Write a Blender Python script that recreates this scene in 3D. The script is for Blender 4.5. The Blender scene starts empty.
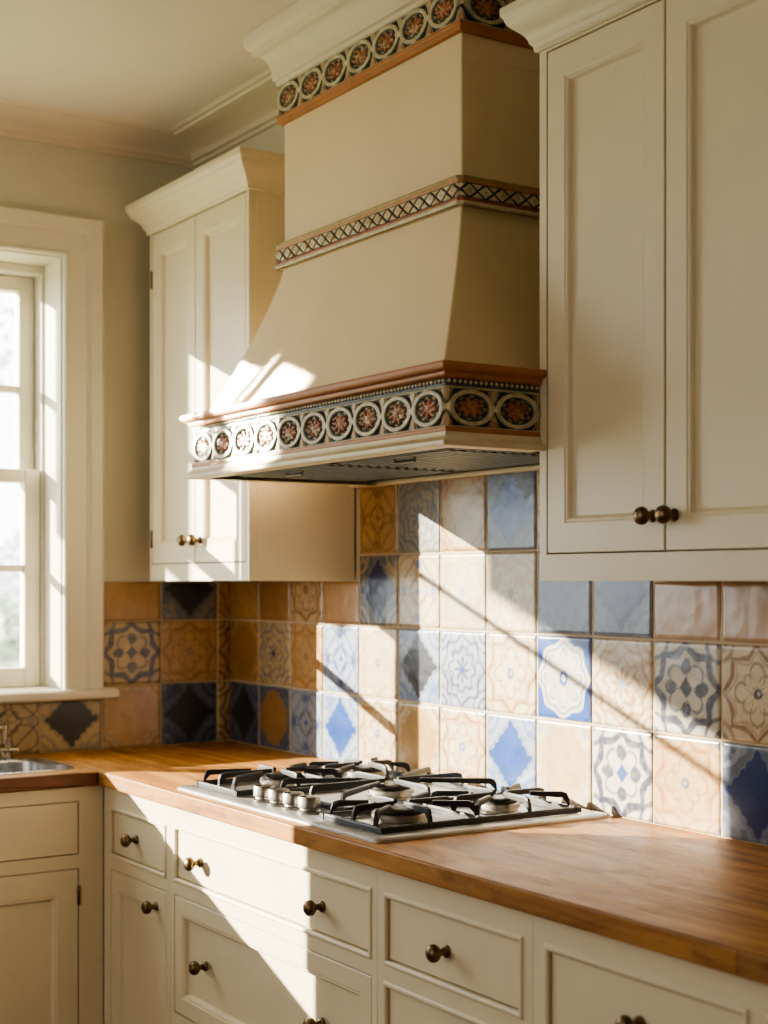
import bpy, math, random
import numpy as np
from mathutils import Vector
random.seed(4); rng = np.random.default_rng(7)
S = bpy.context.scene; COL = S.collection
T = .16            # tile pitch
ZC = .92           # worktop height
CEIL = 2.465

# ------------------------------------------------------------------ materials
def lin(r, g, b):
    return tuple(((c/255)/12.92 if c/255 <= .04045 else ((c/255+.055)/1.055)**2.4) for c in (r, g, b))
def nodes(name):
    m = bpy.data.materials.new(name); m.use_nodes = True
    nt = m.node_tree; b = nt.nodes['Principled BSDF']
    return m, nt, b
def N(nt, t, **kw):
    n = nt.nodes.new(t)
    for k, v in kw.items(): setattr(n, k, v)
    return n
def L(nt, a, b): nt.links.new(a, b)
def noise(nt, scale, detail=4, rough=.55, vec=None):
    n = N(nt, 'ShaderNodeTexNoise'); n.inputs['Scale'].default_value = scale
    n.inputs['Detail'].default_value = detail; n.inputs['Roughness'].default_value = rough
    if vec is not None: L(nt, vec, n.inputs['Vector'])
    return n
def ramp(nt, fac, stops):
    r = N(nt, 'ShaderNodeValToRGB'); e = r.color_ramp.elements
    while len(e) < len(stops): e.new(.5)
    for i, (p, c) in enumerate(stops): e[i].position = p; e[i].color = (*c, 1)
    L(nt, fac, r.inputs['Fac']); return r
def bump(nt, b, h, strength, dist=.002):
    n = N(nt, 'ShaderNodeBump'); n.inputs['Strength'].default_value = strength; n.inputs['Distance'].default_value = dist
    L(nt, h, n.inputs['Height']); L(nt, n.outputs['Normal'], b.inputs['Normal']); return n
def painted(name, c, rough=.45, var=.06, scale=6, bmp=.08, bscale=120):
    m, nt, b = nodes(name); tc = N(nt, 'ShaderNodeTexCoord')
    n = noise(nt, scale, 5, .6, tc.outputs['Object'])
    c = np.array(c); r = ramp(nt, n.outputs['Fac'], [(.3, tuple(c*(1-var))), (.7, tuple(np.minimum(1, c*(1+var))))])
    L(nt, r.outputs['Color'], b.inputs['Base Color']); b.inputs['Roughness'].default_value = rough
    n2 = noise(nt, bscale, 3, .5, tc.outputs['Object']); bump(nt, b, n2.outputs['Fac'], bmp, .001)
    return m
def metal(name, c, rough, scale=40, var=.15):
    m, nt, b = nodes(name); tc = N(nt, 'ShaderNodeTexCoord')
    n = noise(nt, scale, 4, .6, tc.outputs['Object'])
    c = np.array(c); r = ramp(nt, n.outputs['Fac'], [(.35, tuple(c*(1-var))), (.65, tuple(np.minimum(1, c*(1+var))))])
    L(nt, r.outputs['Color'], b.inputs['Base Color']); b.inputs['Metallic'].default_value = 1
    rr = ramp(nt, n.outputs['Fac'], [(.3, (rough*.8,)*3), (.7, (rough*1.25,)*3)]); L(nt, rr.outputs['Color'], b.inputs['Roughness'])
    return m
def attr_mat(name, rough, var=.1, scale=60, bmp=.15, coat=0):
    m, nt, b = nodes(name); tc = N(nt, 'ShaderNodeTexCoord')
    a = N(nt, 'ShaderNodeAttribute', attribute_name='Col')
    n = noise(nt, scale, 5, .65, tc.outputs['Object'])
    r = ramp(nt, n.outputs['Fac'], [(.3, (1-var,)*3), (.7, (1+var*.5,)*3)])
    mx = N(nt, 'ShaderNodeMix', data_type='RGBA', blend_type='MULTIPLY'); mx.inputs[0].default_value = 1
    L(nt, a.outputs['Color'], mx.inputs[6]); L(nt, r.outputs['Color'], mx.inputs[7])
    L(nt, mx.outputs[2], b.inputs['Base Color']); b.inputs['Roughness'].default_value = rough
    if coat: b.inputs['Coat Weight'].default_value = coat; b.inputs['Coat Roughness'].default_value = .12
    n2 = noise(nt, 45, 4, .6, tc.outputs['Object']); bump(nt, b, n2.outputs['Fac'], bmp, .002)
    return m
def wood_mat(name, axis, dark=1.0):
    """oiled plank worktop, grain along axis 0 (x) or 1 (y)"""
    m, nt, b = nodes(name); tc = N(nt, 'ShaderNodeTexCoord')
    mp = N(nt, 'ShaderNodeMapping'); L(nt, tc.outputs['Object'], mp.inputs['Vector'])
    if axis == 1: mp.inputs['Rotation'].default_value = (0, 0, math.pi/2)
    sx = N(nt, 'ShaderNodeMapping'); L(nt, mp.outputs['Vector'], sx.inputs['Vector']); sx.inputs['Scale'].default_value = (1.2, 16, 16)
    br = N(nt, 'ShaderNodeTexBrick'); L(nt, mp.outputs['Vector'], br.inputs['Vector'])
    br.offset = .37; br.inputs['Scale'].default_value = 1; br.inputs['Brick Width'].default_value = 2.3; br.inputs['Row Height'].default_value = .1337
    br.inputs['Mortar Size'].default_value = .0014; br.inputs['Mortar Smooth'].default_value = .6; br.inputs['Bias'].default_value = 0
    br.inputs['Color1'].default_value = (.86, .86, .86, 1); br.inputs['Color2'].default_value = (1.1, 1.06, 1.0, 1); br.inputs['Mortar'].default_value = (.35, .28, .22, 1)
    g = noise(nt, 2.2, 8, .62, sx.outputs['Vector']); g.inputs['Distortion'].default_value = .6
    r = ramp(nt, g.outputs['Fac'], [(.25, lin(112, 76, 42)), (.42, lin(176, 128, 72)), (.58, lin(202, 154, 92)), (.78, lin(222, 180, 118))])
    bm_ = N(nt, 'ShaderNodeMapping'); L(nt, mp.outputs['Vector'], bm_.inputs['Vector']); bm_.inputs['Scale'].default_value = (2.2, 8, 8)
    blot = noise(nt, 2.3, 8, .72, bm_.outputs['Vector']); blot.inputs['Distortion'].default_value = 1.2
    r2 = ramp(nt, blot.outputs['Fac'], [(.30, (.36, .29, .23)), (.41, (.70, .65, .60)), (.50, (.97, .97, .97)), (.7, (1.08, 1.07, 1.05))])
    m1 = N(nt, 'ShaderNodeMix', data_type='RGBA', blend_type='MULTIPLY'); m1.inputs[0].default_value = 1
    m2 = N(nt, 'ShaderNodeMix', data_type='RGBA', blend_type='MULTIPLY'); m2.inputs[0].default_value = .85
    L(nt, r.outputs['Color'], m1.inputs[6]); L(nt, br.outputs['Color'], m1.inputs[7])
    L(nt, m1.outputs[2], m2.inputs[6]); L(nt, r2.outputs['Color'], m2.inputs[7])
    # small dark knots
    v = N(nt, 'ShaderNodeTexVoronoi'); L(nt, mp.outputs['Vector'], v.inputs['Vector']); v.inputs['Scale'].default_value = 9
    kr = ramp(nt, v.outputs['Distance'], [(.0, (.25, .18, .13)), (.05, (.5, .4, .33)), (.09, (1, 1, 1))])
    m3 = N(nt, 'ShaderNodeMix', data_type='RGBA', blend_type='MULTIPLY'); m3.inputs[0].default_value = .75
    L(nt, m2.outputs[2], m3.inputs[6]); L(nt, kr.outputs['Color'], m3.inputs[7])
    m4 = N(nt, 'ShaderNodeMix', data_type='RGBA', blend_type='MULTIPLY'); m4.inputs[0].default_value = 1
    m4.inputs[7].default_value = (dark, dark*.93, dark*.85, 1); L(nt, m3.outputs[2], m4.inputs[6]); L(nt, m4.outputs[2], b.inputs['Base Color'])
    rr = ramp(nt, blot.outputs['Fac'], [(.3, (.6,)*3), (.7, (.45,)*3)]); b.inputs['Specular IOR Level'].default_value = .3; L(nt, rr.outputs['Color'], b.inputs['Roughness'])
    bump(nt, b, g.outputs['Fac'], .15, .002)
    return m

CREAM = lin(224, 211, 182)
M = dict(
    cab=painted('cabinet_paint', CREAM, .42, .03),
    trim=painted('trim_paint', lin(224, 217, 198), .4, .02),
    wall=painted('wall_paint', lin(212, 207, 186), .85, .03, 2, .1, 200),
    ceil=painted('ceiling_paint', lin(226, 216, 202), .9, .02, 2, .1, 200),
    cornice=painted('cornice_paint', lin(224, 212, 188), .7, .02),
    plaster=painted('hood_plaster', lin(224, 203, 164), .75, .05, 3.5, .2, 60),
    terra=painted('terracotta_paint', lin(170, 114, 70), .55, .14, 25),
    lip=painted('hood_lip_paint', lin(222, 208, 176), .5, .05, 20),
    grout=painted('grout', lin(190, 174, 148), .9, .08, 30, .3),
    floor=painted('floor_boards', lin(120, 84, 52), .5, .2, 3),
    plinth=painted('plinth_paint', lin(150, 140, 118), .6, .04),
    tile=attr_mat('glazed_tile', .3, .14, 35, .12, .25),
    relief=attr_mat('painted_relief', .55, .25, 90, .2),
    woodx=wood_mat('oiled_wood_long', 0), woody=wood_mat('oiled_wood_cross', 1),
    edge=painted('shaded_oiled_edge', lin(112, 66, 40), .5, .2, 9), woode=wood_mat('oiled_wood_edge', 0, .68),
    steel=metal('brushed_steel', (.52, .52, .51), .46, 4, .03),
    sinksteel=metal('sink_steel', (.55, .55, .56), .25, 15, .08),
    hoodsteel=metal('hood_liner_steel', (.17, .15, .13), .4, 12, .2),
    filter=metal('hood_filter_steel', (.13, .12, .105), .45, 20, .2),
    iron=painted('cast_iron', (.016, .015, .015), .5, .2, 60, .4, 250),
    cap=painted('burner_cap_enamel', (.035, .033, .032), .4, .2, 40),
    burner=metal('burner_aluminium', (.50, .46, .40), .38, 60, .2),
    knobm=metal('hob_knob_metal', (.30, .28, .25), .38, 60, .12),
    bronze=metal('antique_bronze', (.17, .115, .065), .36, 90, .4),
    brass=metal('aged_brass', (.42, .30, .14), .3, 60, .25),
    chrome=metal('tap_nickel', (.5, .47, .4), .2, 40, .1),
    lamp=painted('lamp_lens', (.8, .78, .7), .3, .02),
    bark=painted('bark', lin(190, 188, 188), .9, .1, 15),
    leaf=painted('leaf_pale', lin(196, 202, 186), .8, .3, 4),  # foliage colours paled to stand in for the haze outside
    leaf2=painted('leaf_grey', lin(206, 208, 210), .8, .3, 4),
    lawn=painted('lawn', lin(150, 158, 120), .95, .2, 2),
)
def glass():
    m = bpy.data.materials.new('window_glass'); m.use_nodes = True; nt = m.node_tree; nt.nodes.clear()
    o = N(nt, 'ShaderNodeOutputMaterial'); t = N(nt, 'ShaderNodeBsdfTransparent'); g = N(nt, 'ShaderNodeBsdfGlossy')
    g.inputs['Roughness'].default_value = .02; t.inputs['Color'].default_value = (.97, .98, .97, 1)
    lw = N(nt, 'ShaderNodeLayerWeight'); f = N(nt, 'ShaderNodeMath', operation='MULTIPLY'); f.inputs[1].default_value = .12; L(nt, lw.outputs['Facing'], f.inputs[0])
    x = N(nt, 'ShaderNodeMixShader'); L(nt, f.outputs[0], x.inputs[0]); L(nt, t.outputs[0], x.inputs[1]); L(nt, g.outputs[0], x.inputs[2]); L(nt, x.outputs[0], o.inputs[0])
    return m
M['glass'] = glass()

# ------------------------------------------------------------------ object helpers
class B:
    """vertex / face collector"""
    def __init__(s): s.v = []; s.f = []; s.mi = []
    def add(s, vs, fs, mi=0):
        k = len(s.v); s.v += [tuple(map(float, p)) for p in vs]; s.f += [tuple(i+k for i in f) for f in fs]; s.mi += [mi]*len(fs); return s
    def box(s, x0, x1, y0, y1, z0, z1, mi=0):
        vs = [(x, y, z) for x in (x0, x1) for y in (y0, y1) for z in (z0, z1)]
        return s.add(vs, [(0, 1, 3, 2), (4, 6, 7, 5), (0, 4, 5, 1), (2, 3, 7, 6), (0, 2, 6, 4), (1, 5, 7, 3)], mi)
    def loft(s, loops, closed=True, cap0=True, cap1=True, mi=0):
        n = len(loops[0]); vs = [p for l in loops for p in l]; fs = []
        for i in range(len(loops)-1):
            for j in range(n if closed else n-1):
                a, b = i*n+j, i*n+(j+1) % n; fs.append((a, b, b+n, a+n))
        if cap0: fs.append(tuple(range(n))[::-1])
        if cap1: fs.append(tuple(range((len(loops)-1)*n, len(loops)*n)))
        return s.add(vs, fs, mi)
    def lathe(s, c, axis, prof, n=20, mi=0):
        """prof (radius, height along axis) from c"""
        ax = Vector(axis).normalized(); u = ax.orthogonal().normalized(); w = ax.cross(u); c = Vector(c)
        return s.loft([[c+ax*h+(u*math.cos(2*math.pi*k/n)+w*math.sin(2*math.pi*k/n))*max(r, 1e-4) for k in range(n)] for r, h in prof], mi=mi)
    def tube(s, pts, r, n=10, mi=0):
        pts = [Vector(p) for p in pts]; loops = []; u = None
        for i, p in enumerate(pts):
            d = (pts[min(i+1, len(pts)-1)]-pts[max(i-1, 0)]).normalized()
            u = d.orthogonal().normalized() if u is None else (u-d*u.dot(d)).normalized(); w = d.cross(u)
            rr = r[i] if isinstance(r, (list, tuple)) else r
            loops.append([p+(u*math.cos(2*math.pi*k/n)+w*math.sin(2*math.pi*k/n))*rr for k in range(n)])
        return s.loft(loops, mi=mi)
    def bar(s, pts, w, h, mi=0):
        """flat bar: horizontal width w, height h hanging below each point"""
        pts = [Vector(p) for p in pts]; loops = []
        for i, p in enumerate(pts):
            d = pts[min(i+1, len(pts)-1)]-pts[max(i-1, 0)]; d.z = 0
            if d.length < 1e-6: d = Vector((1, 0, 0))
            d.normalize(); q = Vector((-d.y, d.x, 0))*w/2; hh = h[i] if isinstance(h, (list, tuple)) else h
            loops.append([p-q*.7, p+q*.7, p+q+Vector((0, 0, -hh*.25)), p+q-Vector((0, 0, hh)), p-q-Vector((0, 0, hh)), p-q+Vector((0, 0, -hh*.25))])
        return s.loft(loops, mi=mi)

def thing(name, label, cat, loc=(0, 0, 0), group=None):
    o = bpy.data.objects.new(name, None); COL.objects.link(o); o.location = loc; o.empty_display_size = .05
    o['label'] = label; o['category'] = cat
    if group: o['group'] = group
    return o
def wloc(o):
    v = Vector((0, 0, 0))
    while o is not None: v += o.location; o = o.parent
    return v
def obj(name, b, mats, parent=None, smooth=False, bevel=0, label=None, loc=None, merge=False):
    """b is a B in world coordinates; mesh is stored relative to its parent"""
    if not isinstance(mats, (list, tuple)): mats = [mats]
    me = bpy.data.meshes.new(name)
    off = Vector(loc) if loc is not None else (wloc(parent) if parent else Vector((0, 0, 0)))
    me.from_pydata([(x-off.x, y-off.y, z-off.z) for x, y, z in b.v], [], b.f)
    for m in mats: me.materials.append(m)
    if len(mats) > 1: me.polygons.foreach_set('material_index', b.mi)
    import bmesh
    bm = bmesh.new(); bm.from_mesh(me)
    if merge: bmesh.ops.remove_doubles(bm, verts=bm.verts, dist=1e-5)
    bmesh.ops.recalc_face_normals(bm, faces=bm.faces); bm.to_mesh(me); bm.free()
    if smooth:
        me.polygons.foreach_set('use_smooth', [True]*len(me.polygons))
        try: me.set_sharp_from_angle(angle=math.radians(40))
        except Exception: pass
    o = bpy.data.objects.new(name, me); COL.objects.link(o)
    if parent: o.parent = parent
    if loc is not None: o.location = off-(wloc(parent) if parent else Vector((0, 0, 0)))
    if bevel:
        md = o.modifiers.new('bevel', 'BEVEL'); md.width = bevel; md.segments = 2; md.limit_method = 'ANGLE'; md.angle_limit = math.radians(40)
    if label: o['label'] = label
    return o
def struct(name, b, mats, label=None, **kw):
    o = obj(name, b, mats, **kw)
    if not kw.get('parent'): o['kind'] = 'structure'
    if label: o['label'] = label
    return o
def grid_obj(name, V, C, nu, nv, mat, parent, skirt=None):
    """V (nu*nv,3), C (nu*nv,3) linear colours"""
    i = np.arange(nu-1)[:, None]*nv+np.arange(nv-1)[None, :]
    F = np.stack([i, i+nv, i+nv+1, i+1], -1).reshape(-1, 4)
    return raw_obj(name, V, F, C, mat, parent)
def raw_obj(name, V, F, C, mat, parent):
    me = bpy.data.meshes.new(name)
    if parent: V = V-np.array(wloc(parent))
    me.vertices.add(len(V)); me.vertices.foreach_set('co', V.astype(np.float32).ravel())
    me.loops.add(len(F)*4); me.loops.foreach_set('vertex_index', F.astype(np.int32).ravel())
    me.polygons.add(len(F)); me.polygons.foreach_set('loop_start', np.arange(len(F), dtype=np.int32)*4)
    me.polygons.foreach_set('loop_total', np.full(len(F), 4, np.int32)); me.polygons.foreach_set('use_smooth', np.ones(len(F), bool))
    me.update(calc_edges=True); me.validate()
    a = me.color_attributes.new('Col', 'FLOAT_COLOR', 'POINT')
    a.data.foreach_set('color', np.concatenate([C, np.ones((len(C), 1))], 1).astype(np.float32).ravel())
    me.materials.append(mat)
    o = bpy.data.objects.new(name, me); COL.objects.link(o)
    if parent: o.parent = parent
    return o
def sweep(b, path, prof, cap=True, mi=0):
    """mitred moulding: path 2D points, prof [(offset to the LEFT of travel, z)]"""
    P = [Vector(p) for p in path]; loops = []
    for i, p in enumerate(P):
        d0 = (P[i]-P[i-1]).normalized() if i else (P[1]-P[0]).normalized()
        d1 = (P[i+1]-P[i]).normalized() if i < len(P)-1 else d0
        n0 = Vector((-d0.y, d0.x)); n1 = Vector((-d1.y, d1.x)); m = (n0+n1); m = m/m.dot(n0)
        loops.append([(p.x+m.x*o, p.y+m.y*o, z) for o, z in prof])
    b.loft(loops, True, cap, cap, mi); return b
# faces on the two cabinet runs: u to the right as seen, v up, n outwards
def mapB(y): return lambda u, v, n: (u, y-n, v)
def mapW(x): return lambda u, v, n: (x+n, u, v)
def rloft(b, mp, u0, u1, v0, v1, steps, cap0=True, mi=0):
    b.loft([[mp(u0+i, v0+i, n), mp(u1-i, v0+i, n), mp(u1-i, v1-i, n), mp(u0+i, v1-i, n)] for i, n in steps], True, cap0, True, mi)
def panel_front(b, mp, u0, u1, v0, v1, fr, frv=None):
    """framed door or drawer front with a recessed panel and a small bead"""
    frv = frv or fr; k = frv-fr
    L_ = lambda i, n, kk: [mp(u0+i, v0+i+kk, n), mp(u1-i, v0+i+kk, n), mp(u1-i, v1-i-kk, n), mp(u0+i, v1-i-kk, n)]
    b.loft([L_(0, -.02, 0), L_(0, -.0015, 0), L_(.0015, 0, 0), L_(fr-.001, 0, k), L_(fr, -.0008, k), L_(fr+.0015, -.002, k), L_(fr+.004, -.0016, k), L_(fr+.0065, -.004, k), L_(fr+.009, -.0095, k), L_(fr+.011, -.011, k)])
def slab_front(b, mp, u0, u1, v0, v1):
    rloft(b, mp, u0, u1, v0, v1, [(0, -.022), (0, -.0045), (.0012, -.0035)])
def bead_ring(b, mp, u0, u1, v0, v1, w=.009):
    L_ = lambda i, n: [mp(u0+i, v0+i, n), mp(u1-i, v0+i, n), mp(u1-i, v1-i, n), mp(u0+i, v1-i, n)]
    b.loft([L_(w, -.02), L_(0, -.02), L_(0, .0012), L_(.002, .0032), L_(.005, .0036), L_(w-.001, .0024), L_(w, .0005), L_(w, -.02)], True, False, False)
def face_frame(b, mp, us, vs, holes, th=.02):
    """flat frame over [us]x[vs] grid, leaving out hole rectangles (u0,u1,v0,v1); built from non overlapping cells"""
    U = sorted(set([us[0], us[1]]+[h[0] for h in holes]+[h[1] for h in holes])); V = sorted(set([vs[0], vs[1]]+[h[2] for h in holes]+[h[3] for h in holes]))
    U = [u for u in U if us[0]-1e-9 <= u <= us[1]+1e-9]; V = [v for v in V if vs[0]-1e-9 <= v <= vs[1]+1e-9]
    solid = {}
    for i in range(len(U)-1):
        for j in range(len(V)-1):
            cu, cv = (U[i]+U[i+1])/2, (V[j]+V[j+1])/2
            solid[i, j] = not any(h[0] < cu < h[1] and h[2] < cv < h[3] for h in holes)
    for (i, j), s_ in solid.items():
        if not s_: continue
        q = [(U[i], V[j]), (U[i+1], V[j]), (U[i+1], V[j+1]), (U[i], V[j+1])]
        b.add([mp(u, v, 0) for u, v in q], [(0, 1, 2, 3)]); b.add([mp(u, v, -th) for u, v in q], [(3, 2, 1, 0)])
        for di, dj, a, c in ((-1, 0, 3, 0), (1, 0, 1, 2), (0, -1, 0, 1), (0, 1, 2, 3)):
            if not solid.get((i+di, j+dj), False):
                b.add([mp(*q[a], 0), mp(*q[a], -th), mp(*q[c], -th), mp(*q[c], 0)], [(0, 1, 2, 3)])
def knob(mp, u, v, parent, mat=None, r=.0135):
    c = Vector(mp(u, v, -.004)); ax = Vector(mp(u, v, 1))-Vector(mp(u, v, 0)); b = B()
    k = r/.0135
    b.lathe(c, ax, [(0, 0), (.0095*k, .0), (.0095*k, .005), (.0065*k, .0075), (.005*k, .012), (.0055*k, .016), (.010*k, .0185), (.0132*k, .0225), (.0138*k, .0265), (.0125*k, .031), (.0085*k, .0345), (.004*k, .036), (0, .0363)], 24)
    return obj('knob', b, mat or M['bronze'], parent, smooth=True)
def hinge(mp, u, v, parent):
    b = B(); c0, c1 = mp(u, v-.022, .001), mp(u, v+.022, .001)
    b.tube([c0, mp(u, v-.019, .0015), mp(u, v+.019, .0015), c1], [.0022, .0036, .0036, .0022], 10)
    return obj('hinge', b, M['bronze'], parent, smooth=True)

# ------------------------------------------------------------------ room shell
BH_Y, BH_Z = -.11, 2.24      # upper part of the back wall stands proud
XR, YF = 5.2, -4.6
oy0, oy1, oz0, oz1 = -2.12, -.47, 1.075, 2.14   # window opening
b = B(); wt = .24
b.box(-wt, 0, YF, oy0, 0, CEIL+.1); b.box(-wt, 0, oy1, .2, 0, CEIL+.1); b.box(-wt, 0, oy0, oy1, 0, oz0-.03); b.box(-wt, 0, oy0, oy1, oz1, CEIL+.1)
struct('wall_left', b, M['wall'], 'olive cream painted wall around the sash window')
b = B(); b.loft([[(x, 0, 0), (x, 0, BH_Z), (x, BH_Y, BH_Z), (x, BH_Y, CEIL+.1), (x, .2, CEIL+.1), (x, .2, 0)] for x in (0, XR)])
struct('wall_back', b, M['wall'], 'olive cream wall behind the hood and cabinets')
b = B(); b.box(XR, XR+.2, YF, .2, 0, CEIL+.1); struct('wall_right', b, M['wall'])
b = B(); b.box(-wt, XR+.2, YF-.2, YF, 0, CEIL+.1); struct('wall_front', b, M['wall'])
b = B(); b.box(-wt, XR+.2, YF-.2, .2, -.1, 0); struct('floor', b, M['floor'])
b = B(); b.box(-wt, XR+.2, YF-.2, .2, CEIL, CEIL+.1); struct('ceiling', b, M['ceil'], 'pale plain ceiling')

# hood footprint
HX0, HX1, HY = .735, 1.6235, -.464
CX0, CX1, CY = .838, 1.455, -.312
# cornice runs along the left wall, the back wall and around the hood chimney
def cove(w, h):
    pts = [(0, CEIL-h), (.010, CEIL-h), (.012, CEIL-h+.008), (.02, CEIL-h+.010)]
    for k in range(8):
        a = k/7*math.pi/2; pts.append((.02+(w-.05)*(1-math.cos(a)), CEIL-h+.012+(h-.026)*math.sin(a)))
    pts += [(w-.02, CEIL-.012), (w-.018, CEIL-.007), (w-.008, CEIL-.006), (w-.004, CEIL-.0015), (w, CEIL), (0, CEIL)]
    return pts
b = B(); sweep(b, [(XR, BH_Y), (CX1+.012, BH_Y)], cove(.10, .05)); sweep(b, [(CX0-.012, BH_Y), (0, BH_Y), (0, YF)], cove(.13, .052))
struct('trim_1', b, M['cornice'], 'plaster ceiling cornice on the left and back walls', smooth=True)

# ------------------------------------------------------------------ window
w = bpy.data.objects.new('window_1', None); COL.objects.link(w); w.location = (0, (oy0+oy1)/2, oz0); w['kind'] = 'structure'
w['label'] = 'white sash window with deep sunlit reveal'
def ring_yz(b, x, y0, y1, z0, z1, steps, bottom=True):
    """rect rings in the plane x, steps (grow outwards, dx)"""
    loops = [[(x+d, y0-g, z0-(g if bottom else 0)), (x+d, y1+g, z0-(g if bottom else 0)), (x+d, y1+g, z1+g), (x+d, y0-g, z1+g)] for g, d in steps]
    n = 4; idx = [0, 1, 2, 3]
    if bottom: b.loft(loops+[loops[0]], True, False, False)
    else:
        # three sided: right, top, left
        order = [1, 2, 3, 0]; b.loft([[l[k] for l in loops] for k in order], True, True, True)
b = B()
ring_yz(b, 0, oy0, oy1, oz0, oz1, [(0, 0), (0, .014), (.004, .018), (.010, .018), (.012, .014), (.058, .014), (.061, .019), (.066, .021), (.068, .026), (.094, .030), (.099, .026), (.099, 0)], False)
obj('casing', b, M['trim'], w)
b = B(); t = .012     # reveal lining
b.box(-wt, 0, oy1, oy1+t-.0125, oz0, oz1); b.v = []; b.f = []; b.mi = []
b.box(-.215, .001, oy1-.004, oy1, oz0, oz1); b.box(-.215, .001, oy0, oy0+.004, oz0, oz1); b.box(-.215, .001, oy0, oy1, oz1-.004, oz1)
# outer frame and stops
fy0, fy1, fz1 = -1.070, oy1-.012, oz1-.026; py0 = -1.081; fx0 = oy0+.012
b.box(-.2, -.112, fy1, oy1-.004, oz0, oz1-.004); b.box(-.2, -.112, oy0+.004, fx0, oz0, oz1-.004); b.box(-.2, -.112, fx0, fy1, fz1, oz1-.004); b.box(-.168, -.150, py0, fy0, oz0, fz1)

obj('jamb_lining', b, M['trim'], w, bevel=.002)
b = B(); b.box(-.215, .042, oy0-.002, oy1+.002, oz0-.027, oz0); b.box(.0005, .042, oy0-.13, oy1+.131, oz0-.027, oz0)
b = B(); y0s, y1s = oy0-.13, oy1+.131
b.loft([[(x, y, z) for x, z in [(.0005, oz0-.027), (.036, oz0-.027), (.043, oz0-.022), (.045, oz0-.0135), (.043, oz0-.005), (.036, oz0), (.0005, oz0)]] for y in (y0s, y0s+.001, y1s-.001, y1s)])
b.box(-.215, .0005, oy0, oy1, oz0-.027, oz0)
obj('window_sill', b, M['trim'], w, smooth=True)
def sash(name, x, z0, z1, top, bot, bar, sl):
    b = B(); th = .036; g = .0025; ya, yb = fy0+g, fy1-g; st = .040
    b.box(x, x+th, yb-st, yb, z0, z1); b.box(x+.010, x+.026, ya, ya+sl, z0, z1); b.box(x, x+th, ya+sl, yb-st, z0, z0+bot); b.box(x, x+th, ya+sl, yb-st, z1-top, z1)
    ym = (ya+yb)/2; zb = bar
    b.box(x+.006, x+th-.004, ya+sl, yb-st, zb-.009, zb+.009)
    o = obj(name, b, M['trim'], w, bevel=.0025)
    for (p0, p1) in ((ya+sl, yb-st),):
        for q0, q1 in ((z0+bot, zb-.009), (zb+.009, z1-top)):
            g_ = B(); g_.box(x+.016, x+.019, p0, p1, q0, q1); obj('pane', g_, M['glass'], o)
    return o
up = sash('upper_sash', -.193, 1.592, fz1-.002, .038, .030, 1.827, .014)
lo = sash('lower_sash', -.152, oz0+.001, 1.622, .034, .048, 1.373, .085)
# fixed sash beside it, one thin bar
b = B(); xa, xb = -.168, -.150
b.box(xa, xb, fx0+.002, fx0+.03, oz0, fz1); b.box(xa, xb, py0-.014, py0-.002, oz0, fz1); b.box(xa, xb, fx0+.03, py0-.014, oz0, oz0+.04); b.box(xa, xb, fx0+.03, py0-.014, fz1-.02, fz1); b.box(xa+.008, xb-.008, fx0+.03, py0-.014, 1.755, 1.769)
o = obj('fixed_sash', b, M['trim'], w, bevel=.002)
for q0, q1 in ((oz0+.04, 1.755), (1.769, fz1-.02)):
    g_ = B(); g_.box(-.157, -.154, fx0+.03, py0-.014, q0, q1); obj('pane', g_, M['glass'], o)
# brass lift on the lower rail, brass catch
b = B(); yl = -.612; zl = oz0+.032
b.box(-.116, -.113, yl-.05, yl+.018, zl-.009, zl+.009); b.tube([(-.114, yl+.006, zl), (-.1, yl+.006, zl), (-.094, yl, zl+.001), (-.094, yl-.03, zl+.001), (-.1, yl-.038, zl), (-.114, yl-.038, zl)], .0055, 10)
obj('sash_lift', b, M['brass'], lo, smooth=True, label='small brass sash lift')

# ------------------------------------------------------------------ tiles
def vnoise(x, y, sc, seed):
    """smooth value noise"""
    x = x*sc; y = y*sc; xi = np.floor(x).astype(int); yi = np.floor(y).astype(int); fx = x-xi; fy = y-yi
    fx = fx*fx*(3-2*fx); fy = fy*fy*(3-2*fy)
    def h(a, c):
        n = (a*374761393+c*668265263+seed*974634777) & 0x7fffffff; n = ((n ^ (n >> 13))*1274126177) & 0x7fffffff
        return ((n ^ (n >> 16)) & 0xffff)/65535.
    return (h(xi, yi)*(1-fx)+h(xi+1, yi)*fx)*(1-fy)+(h(xi, yi+1)*(1-fx)+h(xi+1, yi+1)*fx)*fy
def fbm(x, y, sc, seed): return .5*vnoise(x, y, sc, seed)+.3*vnoise(x, y, sc*2.1, seed+1)+.2*vnoise(x, y, sc*4.3, seed+2)
def ss(a, e, x): t = np.clip((x-a)/(e-a+1e-9), 0, 1); return t*t*(3-2*t)
def mix(c, d, m): return c*(1-m[..., None])+np.array(d)*m[..., None]
PAL = dict(dslate=lin(92, 102, 122), cream=lin(232, 214, 178), white=lin(226, 218, 200), ochre=lin(208, 168, 114), ochred=lin(180, 138, 90), pink=lin(214, 180, 144),
           blue=lin(44, 86, 164), deep=lin(28, 52, 112), navy=lin(60, 66, 92), char=lin(52, 54, 62), slate=lin(112, 122, 140), bluew=lin(176, 186, 200), pale=lin(218, 184, 134),
           brown=lin(150, 110, 72), ochl=lin(188, 134, 80), grey=lin(160, 156, 140), dk=lin(74, 68, 66), lblue=lin(112, 138, 186), palech=lin(228, 196, 146), tan=lin(214, 190, 146))
P_ = lambda k: np.array(PAL[k])
def line(d, w): return 1-ss(w*.55, w, np.abs(d))
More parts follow.
